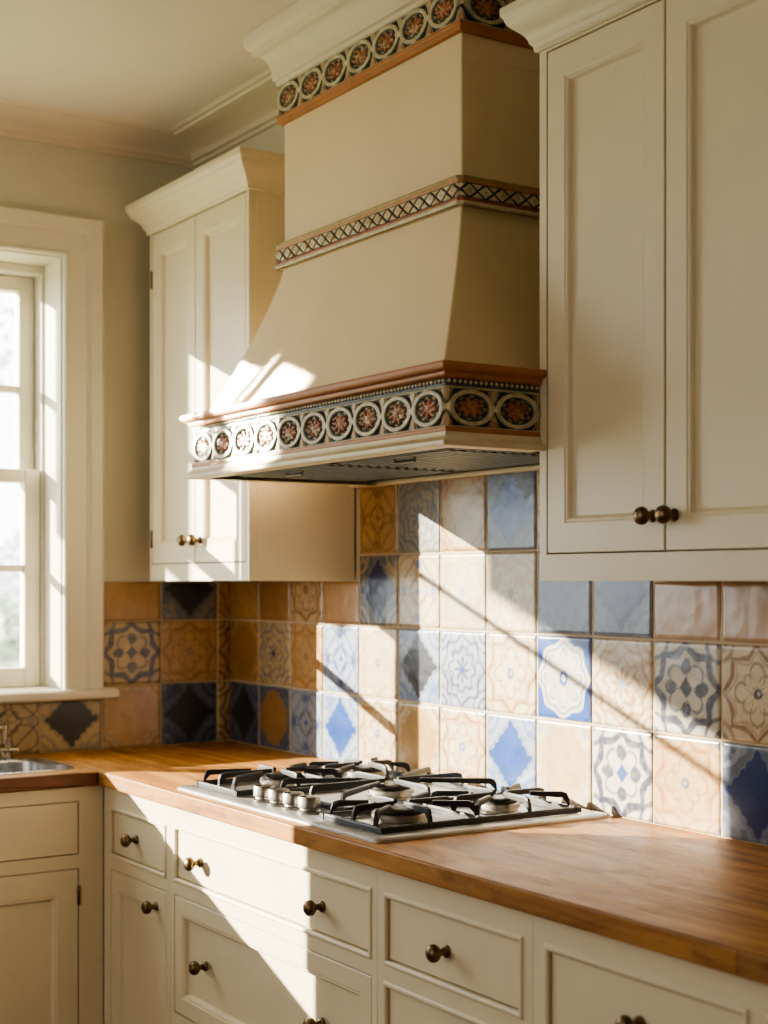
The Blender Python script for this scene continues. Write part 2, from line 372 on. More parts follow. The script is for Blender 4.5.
def design(kind, x, y, c1, c2, c3, seed):
    """x,y in -1..1. returns linear colour"""
    wob = (fbm(x+5, y+5, 3.2, seed)-.5)*.10; wob2 = (fbm(x+9, y+2, 3.2, seed+5)-.5)*.10
    X, Y = x+wob, y+wob2; r = np.hypot(X, Y); th = np.arctan2(Y, X); ax, ay = np.abs(X), np.abs(Y)
    n = fbm(x+3, y+3, 2.0, seed+9); n2 = fbm(x+3, y+3, 9, seed+13)
    c1, c2, c3 = P_(c1), P_(c2), P_(c3)
    base = np.ones(x.shape+(3,))*c2*(0.90+.2*n[..., None])
    wear = .80+.2*ss(.30, .55, n2)
    if kind == 'plain':
        out = base; out = mix(out, c1*.9, .55*ss(.45, .75, n)); e = ss(.80, 1.0, np.maximum(ax, ay)+.1*(n2-.5)); out = mix(out, c3, e*.45)
    elif kind == 'diamond':
        d = ax+ay; scal = .93+.035*np.cos(np.abs(ax-ay)*np.pi*5.2)
        d1 = (ax**.92+ay**.92)/scal
        out = mix(base, c3, .7*ss(.52, .6, n)*ss(.9, 1.1, d))
        cc = np.hypot(ax-1, ay-1); out = mix(out, c3, .75*line(cc-.52, .07)); out = mix(out, c3, .6*line(cc-.27, .06))
        out = mix(out, np.array(c2)*1.15, 1-ss(1.0, 1.05, d1)); out = mix(out, np.array(c3)*.55, .7*line(d1-1.03, .045))
        body = np.ones_like(base)*c1*(.72+.56*n[..., None])
        m = 1-ss(.95, .985, d1); out = out*(1-m[..., None])+body*m[..., None]
    elif kind == 'octagon':
        rr = .86+.06*np.abs(np.cos(4*th)); q = np.maximum(np.maximum(ax, ay), (ax+ay)*.74)
        m = 1-ss(-.02, .03, q-.84-.035*np.cos(th*16)); cc = np.hypot(ax-1, ay-1)
        out = mix(base, c3, .6*line(cc-.32, .08)); out = mix(out, c3, .4*line(q-.93, .05))
        body = np.ones_like(base)*c1*(.85+.3*n[..., None]); out = out*(1-m[..., None])+body*m[..., None]
    elif kind == 'star':
        rad = .80+.13*np.abs(np.cos(4*th))**.8*1.0
        lob = .97-.20*np.abs(np.sin(4*th))**.9
        out = base
        out = mix(out, c1, .92*wear*line(r-lob, .075)); out = mix(out, c1, .5*wear*line(r-lob+.12, .04))
        pet = .60*np.abs(np.cos(2*th))**.7; out = mix(out, c1, .75*wear*line(r-pet-.03, .05)*ss(.08, .14, r))
        pet2 = .46*np.abs(np.sin(2*th))**.7; out = mix(out, c1, .55*wear*line(r-pet2-.03, .05)*ss(.08, .14, r))
        cc = np.hypot(ax-1, ay-1); out = mix(out, c3, .75*wear*(1-ss(.17, .24, cc))); out = mix(out, c1, .7*wear*line(cc-.36, .06))
        out = mix(out, c3, 1-ss(.10, .15, r)); out = mix(out, c2, 1-ss(.03, .06, r))
    elif kind == 'bold':
        lob = .95-.19*np.abs(np.sin(4*th))**.9
        out = base
        out = mix(out, c1, .95*wear*line(r-lob, .13)); cc = np.hypot(ax-1, ay-1)
        pet = .62*np.abs(np.cos(2*th))**.55; m = (1-ss(-.03, .03, r-pet))*ss(.06, .12, np.minimum(ax, ay)+.09); 
        k = np.abs(np.cos(2*th)); m = (1-ss(-.02, .04, np.hypot(np.maximum(ax, ay)-.46, np.minimum(ax, ay)*1.15)-.17))
        out = mix(out, c1, .92*wear*m); out = mix(out, c1, .7*wear*line(r-.62*np.abs(np.sin(2*th))**.6, .05)*ss(.1, .2, r))
        q = ax+ay; out = mix(out, c3, .95*(1-ss(.17, .22, q)))
        out = mix(out, c1, .8*wear*line(cc-.42, .07)); out = mix(out, c1, .8*wear*(1-ss(.13, .2, cc)))
    elif kind == 'floral':
        out = base; cc = np.hypot(ax-1, ay-1)
        lob = .93-.17*np.abs(np.sin(4*th)); out = mix(out, c1, .8*wear*line(r-lob, .06))
        for R in (.58,): out = mix(out, c1, .75*wear*line(r-R*(.72+.28*np.abs(np.cos(4*th+np.pi/8))), .055))
        pet = .36*np.abs(np.cos(4*th)); out = mix(out, c1, .85*wear*(1-ss(-.02, .03, r-pet))*ss(.09, .13, r)); out = mix(out, c3, 1-ss(.09, .13, r))
        out = mix(out, c1, .75*wear*line(cc-.30, .06)); out = mix(out, c1, .6*wear*line(cc-.52, .05)); out = mix(out, c3, .6*(1-ss(.1, .17, cc)))
        sp = ss(.60, .64, vnoise(x+7, y+7, 9, seed+3)); out = mix(out, c1, .45*sp*ss(.4, .5, r)*(1-ss(.72, .78, r)))
    elif kind == 'lattice':
        out = base; q = ax+ay
        for R in (.42, .98): out = mix(out, c1, .7*wear*line(q-R, .06))
        out = mix(out, c1, .6*wear*line(np.hypot(ax-.5, ay-.5)-.40, .05)); cc = np.hypot(ax-1, ay-1)
        pet = .38*np.abs(np.sin(2*th))**.6; out = mix(out, c1, .75*wear*line(r-pet, .05)); out = mix(out, c3, .9*(1-ss(.09, .14, q)))
        out = mix(out, c3, .8*(1-ss(.1, .16, np.hypot(np.maximum(ax, ay)-.72, np.minimum(ax, ay))))); out = mix(out, c1, .7*(1-ss(.14, .2, cc)))
    elif kind == 'flower':      # white flower on blue
        out = np.ones_like(base)*c1*(.75+.5*n[..., None])
        lob = .90+.05*np.cos(8*th); out = mix(out, c2, 1-ss(-.02, .02, r-lob)); out = mix(out, c1, .6*line(r-lob+.13, .05))
        pet = .62*np.abs(np.cos(4*th))**.5+.06; out = mix(out, np.array(c2)*.82, .6*(1-ss(-.02, .02, r-pet))); out = mix(out, c1, .55*line(r-pet, .04))
        out = mix(out, c1, 1-ss(.13, .18, r)); out = mix(out, c2, 1-ss(.05, .09, r))
    out = out*(.92+.16*n2[..., None])*.66; lum = out.mean(-1, keepdims=True)
    return np.clip(lum+(out-lum)*1.06, 0.004, 1)
NT = 60
def tiles(name, place, specs, parent):
    """specs: (u0,u1,v0,v1 crop, full tile origin u,v, kind,c1,c2,c3); place(u,v,n)->xyz arrays"""
    Vs, Fs, Cs = [], [], []; k = 0
    for si, (u0, u1, v0, v1, ou, ov, kind, c1, c2, c3) in enumerate(specs):
        g = .0017; u0, u1, v0, v1 = u0+g, u1-g, v0+g, v1-g
        nu = max(6, int(NT*(u1-u0)/T)); nv = max(6, int(NT*(v1-v0)/T))
        U, V = np.meshgrid(np.linspace(u0, u1, nu), np.linspace(v0, v1, nv), indexing='ij')
        x = (U-ou)/T*2-1; y = (V-ov)/T*2-1
        C = design(kind, x, y, c1, c2, c3, 31*si+7)
        ed = np.minimum(np.minimum(U-u0, u1-U), np.minimum(V-v0, v1-V))
        tint = rng.uniform(.94, 1.05); C = C*tint
        # glaze thins on the worn edges
        C = mix(C, lin(170, 148, 116), .55*(1-ss(.0, .004, ed+.003*(fbm(x, y, 5, si+70)-.5))))
        edge = .0045; h = .0075-.0022*(1-ss(0, edge, ed))+.0016*(fbm(x, y, 1.1, si+40)-.5)+.0006*(fbm(x, y, 4, si+90)-.5)
        h += rng.uniform(-.004, .004)*x*.12+rng.uniform(-.004, .004)*y*.12
        P0 = place(U, V, h).reshape(-1, 3); n0 = nu*nv
        ii = np.arange(nu-1)[:, None]*nv+np.arange(nv-1)[None, :]; F = np.stack([ii, ii+nv, ii+nv+1, ii+1], -1).reshape(-1, 4)
        rim = list(range(0, n0, nv))+list(range(n0-nv+1, n0))+list(range(n0-nv-1, -1, -nv))[0:]
        rim = [i*nv for i in range(nu)]+[(nu-1)*nv+j for j in range(1, nv)]+[i*nv+nv-1 for i in range(nu-2, -1, -1)]+[j for j in range(nv-2, 0, -1)]
        Uf, Vf = U.ravel()[rim], V.ravel()[rim]; P1 = place(Uf, Vf, np.full(len(rim), .0005)); m = len(rim)
        F2 = np.array([[rim[i], n0+i, n0+(i+1) % m, rim[(i+1) % m]] for i in range(m)])
        Vs.append(P0); Vs.append(P1); Cs.append(C.reshape(-1, 3)); Cs.append(C.reshape(-1, 3)[rim]*.7); Fs.append(F+k); Fs.append(F2+k); k += n0+m
    return raw_obj(name, np.concatenate(Vs), np.concatenate(Fs), np.concatenate(Cs), M['tile'], parent)
Bt = {  # (row, col): design on the back wall, col 0 in the corner
 0: [('diamond', 'char', 'slate', 'navy'), ('octagon', 'ochred', 'slate', 'navy'), ('lattice', 'slate', 'bluew', 'blue'), ('diamond', 'blue', 'bluew', 'lblue'), ('star', 'ochl', 'cream', 'lblue'), ('octagon', 'ochre', 'cream', 'ochl'),
     ('star', 'ochl', 'cream', 'lblue'), ('diamond', 'blue', 'bluew', 'lblue'), ('octagon', 'palech', 'cream', 'bluew'), ('bold', 'navy', 'white', 'blue'), ('star', 'ochl', 'pale', 'slate'), ('diamond', 'deep', 'slate', 'bluew'), ('star', 'ochl', 'cream', 'slate'), ('plain', 'ochre', 'pale', 'tan'), ('bold', 'navy', 'white', 'blue'), ('diamond', 'blue', 'bluew', 'slate'), ('plain', 'ochre', 'pale', 'tan')],
 1: [('octagon', 'ochred', 'ochre', 'brown'), ('floral', 'slate', 'tan', 'navy'), ('star', 'ochl', 'pale', 'ochred'), ('lattice', 'blue', 'bluew', 'deep'), ('star', 'pale', 'cream', 'ochl'), ('diamond', 'char', 'bluew', 'lblue'), ('floral', 'navy', 'bluew', 'blue'), ('star', 'ochl', 'cream', 'slate'),
     ('flower', 'blue', 'white', 'deep'), ('floral', 'ochl', 'cream', 'bluew'), ('bold', 'navy', 'white', 'char'), ('star', 'brown', 'cream', 'dk'), ('plain', 'ochre', 'pink', 'tan'), ('floral', 'navy', 'bluew', 'blue'), ('star', 'ochl', 'cream', 'slate'), ('plain', 'ochre', 'pale', 'tan'), ('flower', 'blue', 'white', 'deep')],
 2: [('plain', 'ochred', 'ochre', 'brown'), ('plain', 'ochre', 'ochred', 'brown'), ('star', 'brown', 'tan', 'brown'), ('plain', 'ochre', 'ochre', 'brown'), ('diamond', 'deep', 'slate', 'tan'), ('lattice', 'ochl', 'cream', 'lblue'), ('star', 'pale', 'cream', 'bluew'), ('floral', 'pale', 'cream', 'grey'),
     ('octagon', 'dslate', 'slate', 'navy'), ('diamond', 'deep', 'dslate', 'slate'), ('plain', 'pale', 'pink', 'brown'), ('plain', 'ochre', 'pink', 'brown'), ('diamond', 'deep', 'slate', 'grey'), ('star', 'ochl', 'cream', 'slate'), ('plain', 'ochre', 'pink', 'brown'), ('floral', 'slate', 'tan', 'navy'), ('plain', 'ochre', 'pink', 'brown')],
 3: [None]*4+[('lattice', 'brown', 'ochre', 'brown'), ('floral', 'dslate', 'grey', 'slate'), ('octagon', 'tan', 'ochre', 'brown'), ('diamond', 'blue', 'slate', 'dslate'), ('star', 'ochl', 'cream', 'slate'), ('floral', 'slate', 'tan', 'grey')]+[None]*7}  # dark slate tiles under the hood: shade put into their colour
BX1 = 2.70; LCX0, LCX1, CABZ, CABY = .102, .624, 1.342, -.281; RCX0, RCX1 = 1.6265, 2.215
sp = []
for r in range(4):
    for c in range(17):
        d = Bt[r][c]
        if d is None: continue
        u0, u1, v0, v1 = c*T, min((c+1)*T, BX1), ZC+r*T, ZC+(r+1)*T
        if u0 >= BX1-.02: continue
        if r == 2 and not 4 <= c <= 9: v1 = CABZ-.001
        sp.append((u0, u1, v0, v1, c*T, ZC+r*T, *d))
tb = B(); tb.box(0, BX1, -.006, -.0005, ZC+.0002, CABZ-.001); tb.box(.626, RCX0-.002, -.006, -.0005, CABZ-.001, ZC+4*T)
root = struct('trim_2', tb, M['grout'], 'patterned tile splashback on the back wall')
tiles('tile_field', lambda u, v, n: np.stack([u, -.001-n, v], -1), sp, root)
wp = .0489
Wt = {0: [('floral', 'dk', 'tan', 'dk'), ('diamond', 'char', 'slate', 'navy'), ('octagon', 'ochre', 'tan', 'ochl'), ('diamond', 'char', 'tan', 'grey'), ('lattice', 'dk', 'tan', 'grey'), ('octagon', 'ochre', 'tan', 'ochl'), ('diamond', 'char', 'slate', 'navy'), ('star', 'dk', 'tan', 'navy'), ('octagon', 'ochre', 'tan', 'ochl'), ('diamond', 'char', 'tan', 'grey')],
      1: [('floral', 'dk', 'ochre', 'dk'), ('star', 'ochred', 'pale', 'grey'), ('bold', 'navy', 'tan', 'navy')],
      2: [('floral', 'brown', 'ochre', 'brown'), ('diamond', 'char', 'slate', 'grey'), ('plain', 'ochre', 'ochre', 'brown')]}
sp = []
for r in range(3):
    for c, d in enumerate(Wt[r]):
        u1 = -(wp+(c-1)*T) if c else -.0085; u0 = -(wp+c*T); v0 = ZC+r*T; v1 = v0+T
        if r == 0 and c >= 3: v1 = 1.047
        if r == 2: v1 = 1.34
        sp.append((u0, u1, v0, v1, -(wp+c*T), ZC+r*T, *d))
tb = B(); tb.box(.0005, .006, -.3692, -.0065, ZC+.0002, 1.339); tb.box(.0005, .006, -(wp+9*T), -.3692, ZC+.0002, 1.047)
root = struct('trim_3', tb, M['grout'], 'patterned tile splashback under and beside the window')
tiles('tile_field', lambda u, v, n: np.stack([.001+n, u, v], -1), sp, root)

# ------------------------------------------------------------------ wall cabinets
def wall_cabinet(label, x0, x1, doors, knobs, hingeside, crown_l, crown_r, ztop_door):
    zt = 2.212; t = thing('wall_cabinet', label, 'cabinet', ((x0+x1)/2, -.001, CABZ), 'cream wall cabinets either side of the hood')
    mp = mapB(CABY); b = B(); th = .02; yb = -.009
    holes = [(doors[0][0]-.002, doors[-1][1]+.002, doors[0][2]-.002, ztop_door+.002)]
    face_frame(b, mp, (x0, x1), (CABZ, zt), holes, th)
    b.box(x0, x0+.016, CABY+th, yb, CABZ, zt); b.box(x1-.016, x1, CABY+th, yb, CABZ, zt)
    b.box(x0+.016, x1-.016, CABY+th, yb, CABZ+.012, CABZ+.028); b.box(x0+.016, x1-.016, CABY+th, yb, zt-.016, zt); b.box(x0+.016, x1-.016, yb-.008, yb, CABZ+.028, zt-.016)
    obj('carcass', b, M['cab'], t, bevel=.0012)
    for i, (u0, u1, v0, v1) in enumerate(doors):
        b = B(); panel_front(b, mp, u0, u1, v0, v1, .043, .048); d = obj('door', b, M['cab'], t)
        knob(mp, *knobs[i], d)
        if i == 0 and hingeside:
            for hv in (v0+.06, v1-.11): hinge(mp, u0-.001, hv, d)
    pr = [(0, 2.196), (.004, 2.196), (.007, 2.199), (.007, 2.205), (.010, 2.209), (.012, 2.211)]
    for k in range(9):
        s = k/8; pr.append((.012+.030*(s-.18*math.sin(2*math.pi*s)*.6), 2.211+.044*s))
    pr += [(.044, 2.257), (.046, 2.260), (.046, 2.272), (.0, 2.272)]
    b = B(); sweep(b, [(x1, BH_Y-.001), (x1, CABY), (x0, CABY), (x0, BH_Y-.001)], pr)
    # top board
    b.box(x0+.001, x1-.001, CABY+.001, BH_Y-.001, 2.262, 2.2715)
    obj('crown_moulding', b, M['cab'], t, smooth=True)
    return t
wall_cabinet('cream two-door wall cabinet left of the hood, sunlit at its right door', LCX0, LCX1, [(.116, .3555, 1.384, 2.194), (.3585, .608, 1.384, 2.194)], [(.331, 1.436), (.383, 1.436)], 1, 1, 1, 2.194)
wall_cabinet('large cream two-door wall cabinet right of the hood, in the foreground', RCX0, RCX1, [(1.646, 1.913, 1.386, 2.190), (1.916, 2.198, 1.386, 2.190)], [(1.889, 1.437), (1.934, 1.437)], 0, 1, 1, 2.190)

# ------------------------------------------------------------------ hood
hood = thing('range_hood', 'tall cream plaster cooker hood with painted relief bands above the hob', 'hood', ((HX0+HX1)/2, -.001, 1.551))
YR = CABY-.001   # right mouldings stop at the cabinet front
def rectU(x0, x1, yf, ybl, ybr, o, z): return [(x0-o, ybl, z), (x0-o, yf-o, z), (x1+o, yf-o, z), (x1+o, ybr, z)]
def hood_mould(name, x0, x1, yf, prof, mat, yl=-.009, yr=None, **kw):
    b = B(); b.loft([[(p[0], p[1], p[2]) for p in rectU(x0, x1, yf, yl, YR if yr is None else yr, o, z)] for o, z in prof], False, False, False)
    # close top and bottom against the hood body and the ends
    n = len(prof); k = len(b.v)
    b.f.append(tuple(i*4 for i in range(n))); b.mi.append(0); b.f.append(tuple(i*4+3 for i in range(n))); b.mi.append(0)
    return obj(name, b, mat, hood, smooth=True, **kw)
# plaster body: flared skirt and straight chimney
b = B(); lo_r = (.752, 1.598, -.452); hi_r = (CX0, CX1, CY); zs0, zs1 = 1.674, 1.990
loops = []
for k in range(17):
    s = k/16; wgt = 1-(1-s)**1.28; q = [lo_r[i]*(1-wgt)+hi_r[i]*wgt for i in range(3)]
    loops.append([(q[0], -.009, zs0+(zs1-zs0)*s), (q[0], q[2], zs0+(zs1-zs0)*s), (q[1], q[2], zs0+(zs1-zs0)*s), (q[1], -.009, zs0+(zs1-zs0)*s)])
loops.append([(CX0, -.009, BH_Z-.002), (CX0, CY, BH_Z-.002), (CX1, CY, BH_Z-.002), (CX1, -.009, BH_Z-.002)])
loops.append([(CX0, BH_Y-.001, BH_Z-.002), (CX0, CY, BH_Z-.002), (CX1, CY, BH_Z-.002), (CX1, BH_Y-.001, BH_Z-.002)])
loops.append([(CX0, BH_Y-.001, CEIL-.001), (CX0, CY, CEIL-.001), (CX1, CY, CEIL-.001), (CX1, BH_Y-.001, CEIL-.001)])
b.loft(loops, True, True, True); obj('hood_body', b, M['plaster'], hood, smooth=True, bevel=.0025, merge=True)
# lip and crown
hood_mould('bottom_lip', HX0, HX1, HY, [(-.02, 1.551), (.018, 1.551), (.0195, 1.553), (.0195, 1.558), (.017, 1.5605), (.010, 1.564), (.006, 1.569), (.005, 1.574), (-.02, 1.574)], M['lip'])
hood_mould('lower_stripe', HX0, HX1, HY, [(-.02, 1.574), (.004, 1.574), (.0055, 1.576), (.0055, 1.580), (.004, 1.582), (-.02, 1.582)], M['terra'], label='thin terracotta stripe under the relief frieze')
hood_mould('crown_moulding', HX0, HX1, HY, [(-.02, 1.657), (.004, 1.657), (.008, 1.6585), (.0105, 1.662), (.0105, 1.6655), (.012, 1.667), (.016, 1.6675), (.0205, 1.670), (.0225, 1.6735), (.0225, 1.678), (.020, 1.681), (-.02, 1.682)], M['terra'], label='terracotta painted crown moulding')
# relief bands (fine height fields wrapped around three sides)
RC = {k: np.array(lin(*v)) for k, v in dict(ground=(58, 58, 50), green=(66, 84, 66), cream=(206, 194, 160), terra=(156, 92, 58), orange=(184, 138, 90), blue=(116, 132, 138), gold=(168, 146, 98), dark=(44, 40, 36), tan=(190, 170, 130)).items()}
def roundels(s, v, L_, n, H, seed, deep=False):
    """s along, v up (0..H) in metres; returns colour, height"""
    pitch = L_/n; k = np.floor(s/pitch); ps = (s-(k+.5)*pitch); q = v-H*.5
    b_ = H*.455; a = min(pitch*.485, b_*1.62); r = np.hypot(ps/a, q/b_); th = np.arctan2(q/b_, ps/a)
    wob = (fbm(s*60, v*60, 1, seed)-.5); hsh = vnoise(k+.1, k*0+.1, 1, seed+3)
    C = np.ones(s.shape+(3,))*RC['ground']; h = np.zeros(s.shape)
    # spandrel leaves between the roundels
    e = np.abs(np.abs(ps)-pitch*.5); leaf = 1-ss(.0, .0022, e-.0105*np.clip((np.abs(q)/(H*.5)-.25), 0, .55)); 
    leafm = leaf*ss(.2, .3, np.abs(q)/(H*.5))*(1-ss(.9, .96, np.abs(q)/(H*.5))); C = mix(C, RC['tan'], leafm); C = mix(C, RC['orange'], leafm*ss(.5, .7, np.abs(q)/(H*.5))*.7*(q < 0)); h = np.maximum(h, .0035*leafm)
    vein = line(e-.0155*np.clip((np.abs(q)/(H*.5)-.2), 0, 1), .0016)*ss(.25, .35, np.abs(q)/(H*.5)); C = mix(C, RC['cream'], .8*vein); h = np.maximum(h, .0025*vein)
    kn = 1-ss(.0035, .005, np.hypot(e*.8, q)); 
    # ring
    ring = line(r-.90, .15); ring = np.clip(ring*1.3, 0, 1)
    C = mix(C, RC['green'], 1-ss(.80, .84, r)); C = mix(C, RC['cream'], ring); C = mix(C, RC['green'], .75*line(r-1.03, .05)*ss(.15, .3, np.abs(np.sin(th))))
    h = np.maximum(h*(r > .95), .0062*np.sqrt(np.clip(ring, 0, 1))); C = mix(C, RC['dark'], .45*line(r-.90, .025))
    C = mix(C, RC['cream'], kn); h = np.maximum(h, .0065*kn)
    # flower
    fl = .50+.10*np.cos(8*th+hsh*6)+.06*wob; m = 1-ss(-.03, .03, r-fl); inner = (r < .8)
    tcol = RC['terra']*(1-hsh[..., None]*.35)+RC['orange']*(hsh[..., None]*.35)
    grn = ss(.48, .62, fbm(s*110, v*110, 1, seed+21)); C = np.where((inner)[..., None], mix(C, RC['blue'], .6*grn*(r < .8)), C)
    pet = np.clip(line(r-.64, .10)*ss(.1, .5, np.cos(8*th+hsh*6+np.pi)), 0, 1); C = mix(C, RC['gold'], .9*pet); h = np.maximum(h, .0028*pet)
    C = C*(1-m[..., None])+tcol*m[..., None]; h = np.maximum(h, m*(.0036+.0016*np.cos(8*th+hsh*6)*ss(.1, .4, r))*1.0)
    cre = ss(.56, .66, fbm(s*150+9, v*150, 1, seed+31))*m*(.75 if not deep else .25); C = mix(C, RC['cream'], cre); 
    cen = 1-ss(.10, .15, r); C = mix(C, RC['gold'], cen*.8); h = np.maximum(h, .0058*cen)
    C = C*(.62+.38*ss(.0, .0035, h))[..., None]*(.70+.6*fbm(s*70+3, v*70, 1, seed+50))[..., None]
    # borders
    bd = np.minimum(v, H-v); bm = 1-ss(.0016, .0026, bd); C = mix(C, RC['cream'], bm); h = np.maximum(h, .003*bm)
    return C, h
def lattice(s, v, L_, n, H, seed, deep=False):
    z = v/H; C = np.ones(s.shape+(3,))*RC['tan']; h = np.zeros(s.shape)
    y0, y1 = .26, .78; q = (z-y0)/(y1-y0); pitch = L_/n; p = s/pitch
    inb = (q > 0) & (q < 1)
    A = np.ones(s.shape+(3,))*RC['cream']*(.75+.5*fbm(s*120, v*120, 1, seed)[..., None])
    l1 = np.abs(((p+q*1.0) % 1)-.5); l2 = np.abs(((p-q*1.0) % 1)-.5); g = np.maximum(1-ss(.06, .12, l1), 1-ss(.06, .12, l2))
    A = mix(A, RC['orange'], .5*ss(.5, .6, vnoise(p*2, q*2, 1, seed+4))); A = mix(A, RC['ground'], g); ctr = np.minimum(np.abs(l1), np.abs(l2))
    A = mix(A, RC['blue'], .8*(1-ss(.05, .09, np.hypot(((p+.0) % 1)-.5, q-.5)))); dk = np.minimum(q, 1-q); A = mix(A, RC['ground'], 1-ss(.04, .09, dk))
    C = np.where(inb[..., None], A, C); h = np.where(inb, .0034*(1-g)*ss(0, .12, dk)+.0008, h)
    for lo_, hi_, col, hh in ((.78, .90, 'orange', .004), (.90, 1.01, 'gold', .006), (.14, .26, 'terra', .0045), (-.01, .14, 'cream', .006)):
        m = (z >= lo_) & (z < hi_); bulge = np.sqrt(np.clip(1-((z-(lo_+hi_)/2)/((hi_-lo_)/2))**2, 0, 1)); C = np.where(m[..., None], RC[col], C); h = np.where(m, hh*(.5+.5*bulge), h)
    return C, h
def beads(s, v, L_, n, H, seed, deep=False):
    C = np.ones(s.shape+(3,))*RC['ground']; pitch = L_/n; p = (s/pitch) % 1-.5; z = v/H
    h = np.where(z < .42, .001, 0.); C = mix(C, RC['blue']*.5, (z < .42)*.6)
    r = np.hypot(p*1.25, (z-.70)*1.7); m = 1-ss(.36, .46, r); C = mix(C, RC['cream'], m); h = np.maximum(h, .0042*np.sqrt(np.clip(1-(r/.48)**2, 0, 1)))
    bm = 1-ss(.06, .1, z); C = mix(C, RC['cream'], bm); h = np.maximum(h, .003*bm)
    return C, h
def band(name, fn, x0, x1, yf, z0, H, proj, nf, yl, yr, step=.0012, label=None):
    segs = [((x0-proj, yl), (x0-proj, yf-proj), (-1, 0)), ((x0-proj, yf-proj), (x1+proj, yf-proj), (0, -1)), ((x1+proj, yf-proj), (x1+proj, yr), (1, 0))]
    Vs, Cs, Fs = [], [], []; k = 0; Lf = x1-x0+2*proj; nv = int(H/step)+2; pit = Lf/nf
    for si, (a, c, nrm) in enumerate(segs):
        a, c = np.array(a), np.array(c); Ls = np.linalg.norm(c-a); n = nf if si == 1 else max(1, round(Ls/pit)); nu = int(Ls/step)+2
        s, v = np.meshgrid(np.linspace(0, Ls, nu), np.linspace(0, H, nv), indexing='ij')
        C, h = fn(s, v, Ls, n, H, 11+si*7, si != 1)
        ef = ss(0, .004, s)*ss(0, .004, Ls-s) if si == 1 else (ss(0, .004, s) if si == 2 else ss(0, .004, Ls-s)); h = h*ef
        d = (c-a)/Ls; P = np.stack([a[0]+d[0]*s+nrm[0]*h, a[1]+d[1]*s+nrm[1]*h, z0+v], -1).reshape(-1, 3)
        ii = np.arange(nu-1)[:, None]*nv+np.arange(nv-1)[None, :]; F = np.stack([ii, ii+nv, ii+nv+1, ii+1], -1).reshape(-1, 4)
        Vs.append(P); Cs.append(np.clip(C, .003, 1).reshape(-1, 3)); Fs.append(F+k); k += nu*nv
    # thin return strips at top and bottom back to the body
    for zz in (z0, z0+H):
        pts = [(x0-proj, yl), (x0-proj, yf-proj), (x1+proj, yf-proj), (x1+proj, yr)]; ins = [(x0+.004, yl), (x0+.004, yf+.004), (x1-.004, yf+.004), (x1-.004, yr)]
        P = np.array([(p[0], p[1], zz) for p in pts]+[(p[0], p[1], zz) for p in ins]); Vs.append(P); Cs.append(np.ones((8, 3))*RC['tan'])
        Fs.append(np.array([[i, i+1, i+5, i+4] for i in range(3)])+k); k += 8
    o = raw_obj(name, np.concatenate(Vs), np.concatenate(Fs), np.concatenate(Cs), M['relief'], hood)
    if label: o['label'] = label
    return o
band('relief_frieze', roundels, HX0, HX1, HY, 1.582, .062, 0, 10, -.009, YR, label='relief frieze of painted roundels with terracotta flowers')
band('bead_row', beads, HX0, HX1, HY, 1.644, .013, .002, 86, -.009, YR, .0009, label='dark row of small cream beads')
band('middle_band', lattice, CX0, CX1, CY, 1.979, .050, .012, 19, -.009, -.009, .0010, label='narrow band of painted lattice with terracotta edges')
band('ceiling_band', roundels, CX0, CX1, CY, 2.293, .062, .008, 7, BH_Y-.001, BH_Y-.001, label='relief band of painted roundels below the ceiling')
hood_mould('upper_stripe', CX0, CX1, CY, [(-.002, 2.276), (.006, 2.276), (.009, 2.278), (.010, 2.283), (.010, 2.286), (.012, 2.288), (.012, 2.293), (-.002, 2.293)], M['terra'], yl=BH_Y-.001, yr=BH_Y-.001, label='thin terracotta moulding below the ceiling band')
pr = [(-.002, 2.355), (.009, 2.355), (.012, 2.357), (.012, 2.364), (.018, 2.367)]
for k in range(8):
    a = k/7*math.pi/2; pr.append((.018+.028*(1-math.cos(a)), 2.369+.052*math.sin(a)))
pr += [(.050, 2.424), (.050, 2.430), (.056, 2.434), (.062, 2.442), (.062, CEIL-.001), (-.002, CEIL-.001)]
hood_mould('hood_cornice', CX0, CX1, CY, pr, M['cornice'], yl=BH_Y-.001, yr=BH_Y-.001, label='plain plaster cornice where the hood meets the ceiling')
# underside: liner, two filters, lamps, dark gaps
b = B(); b.box(HX0-.004, HX1+.0, HY-.004, -.012, 1.562, 1.568)
obj('liner', b, M['hoodsteel'], hood)
for x0, x1 in ((.80, 1.165), (1.185, 1.55)):
    b = B(); b.box(x0, x1, -.40, -.10, 1.556, 1.5615)
    for k in range(14): b.box(x0+.012, x1-.012, -.395+k*.021, -.385+k*.021, 1.5535, 1.556)
    f_ = obj('filter', b, M['filter'], hood)
    b = B(); xm = (x0+x1)/2; b.tube([(xm-.03, -.37, 1.5535), (xm-.03, -.37, 1.548), (xm+.03, -.37, 1.548), (xm+.03, -.37, 1.5535)], .003, 8); obj('filter_handle', b, M['hoodsteel'], f_, smooth=True)
for x in (1.0, 1.36):
    b = B(); b.lathe((x, -.432, 1.562), (0, 0, -1), [(0, 0), (.02, 0), (.02, .003), (.016, .005), (0, .0055)], 20); obj('hood_lamp', b, M['lamp'], hood, smooth=True)
b = B(); b.box(.64, HX1, -.034, -.0095, 1.552, 1.5615); obj('rear_batten', b, M['lip'], hood, bevel=.003)

# ------------------------------------------------------------------ worktop
WX, WY = .40, -.537; wz0 = .888; SY0, SY1, SX0, SX1 = -1.16, -.575, .095, .335
b = B(); b.box(.0, 2.72, WY, -.0005, wz0, ZC, 0)
for x0, x1, y0, y1 in ((0, WX, SY1, WY), (0, SX0, SY0, SY1), (SX1, WX, SY0, SY1), (0, WX, -1.95, SY0)):
    b.box(x0 if x0 else .0005, x1, y0, y1, wz0, ZC, 1)
import bmesh
wk = obj('worktop', b, [M['woodx'], M['woody']])
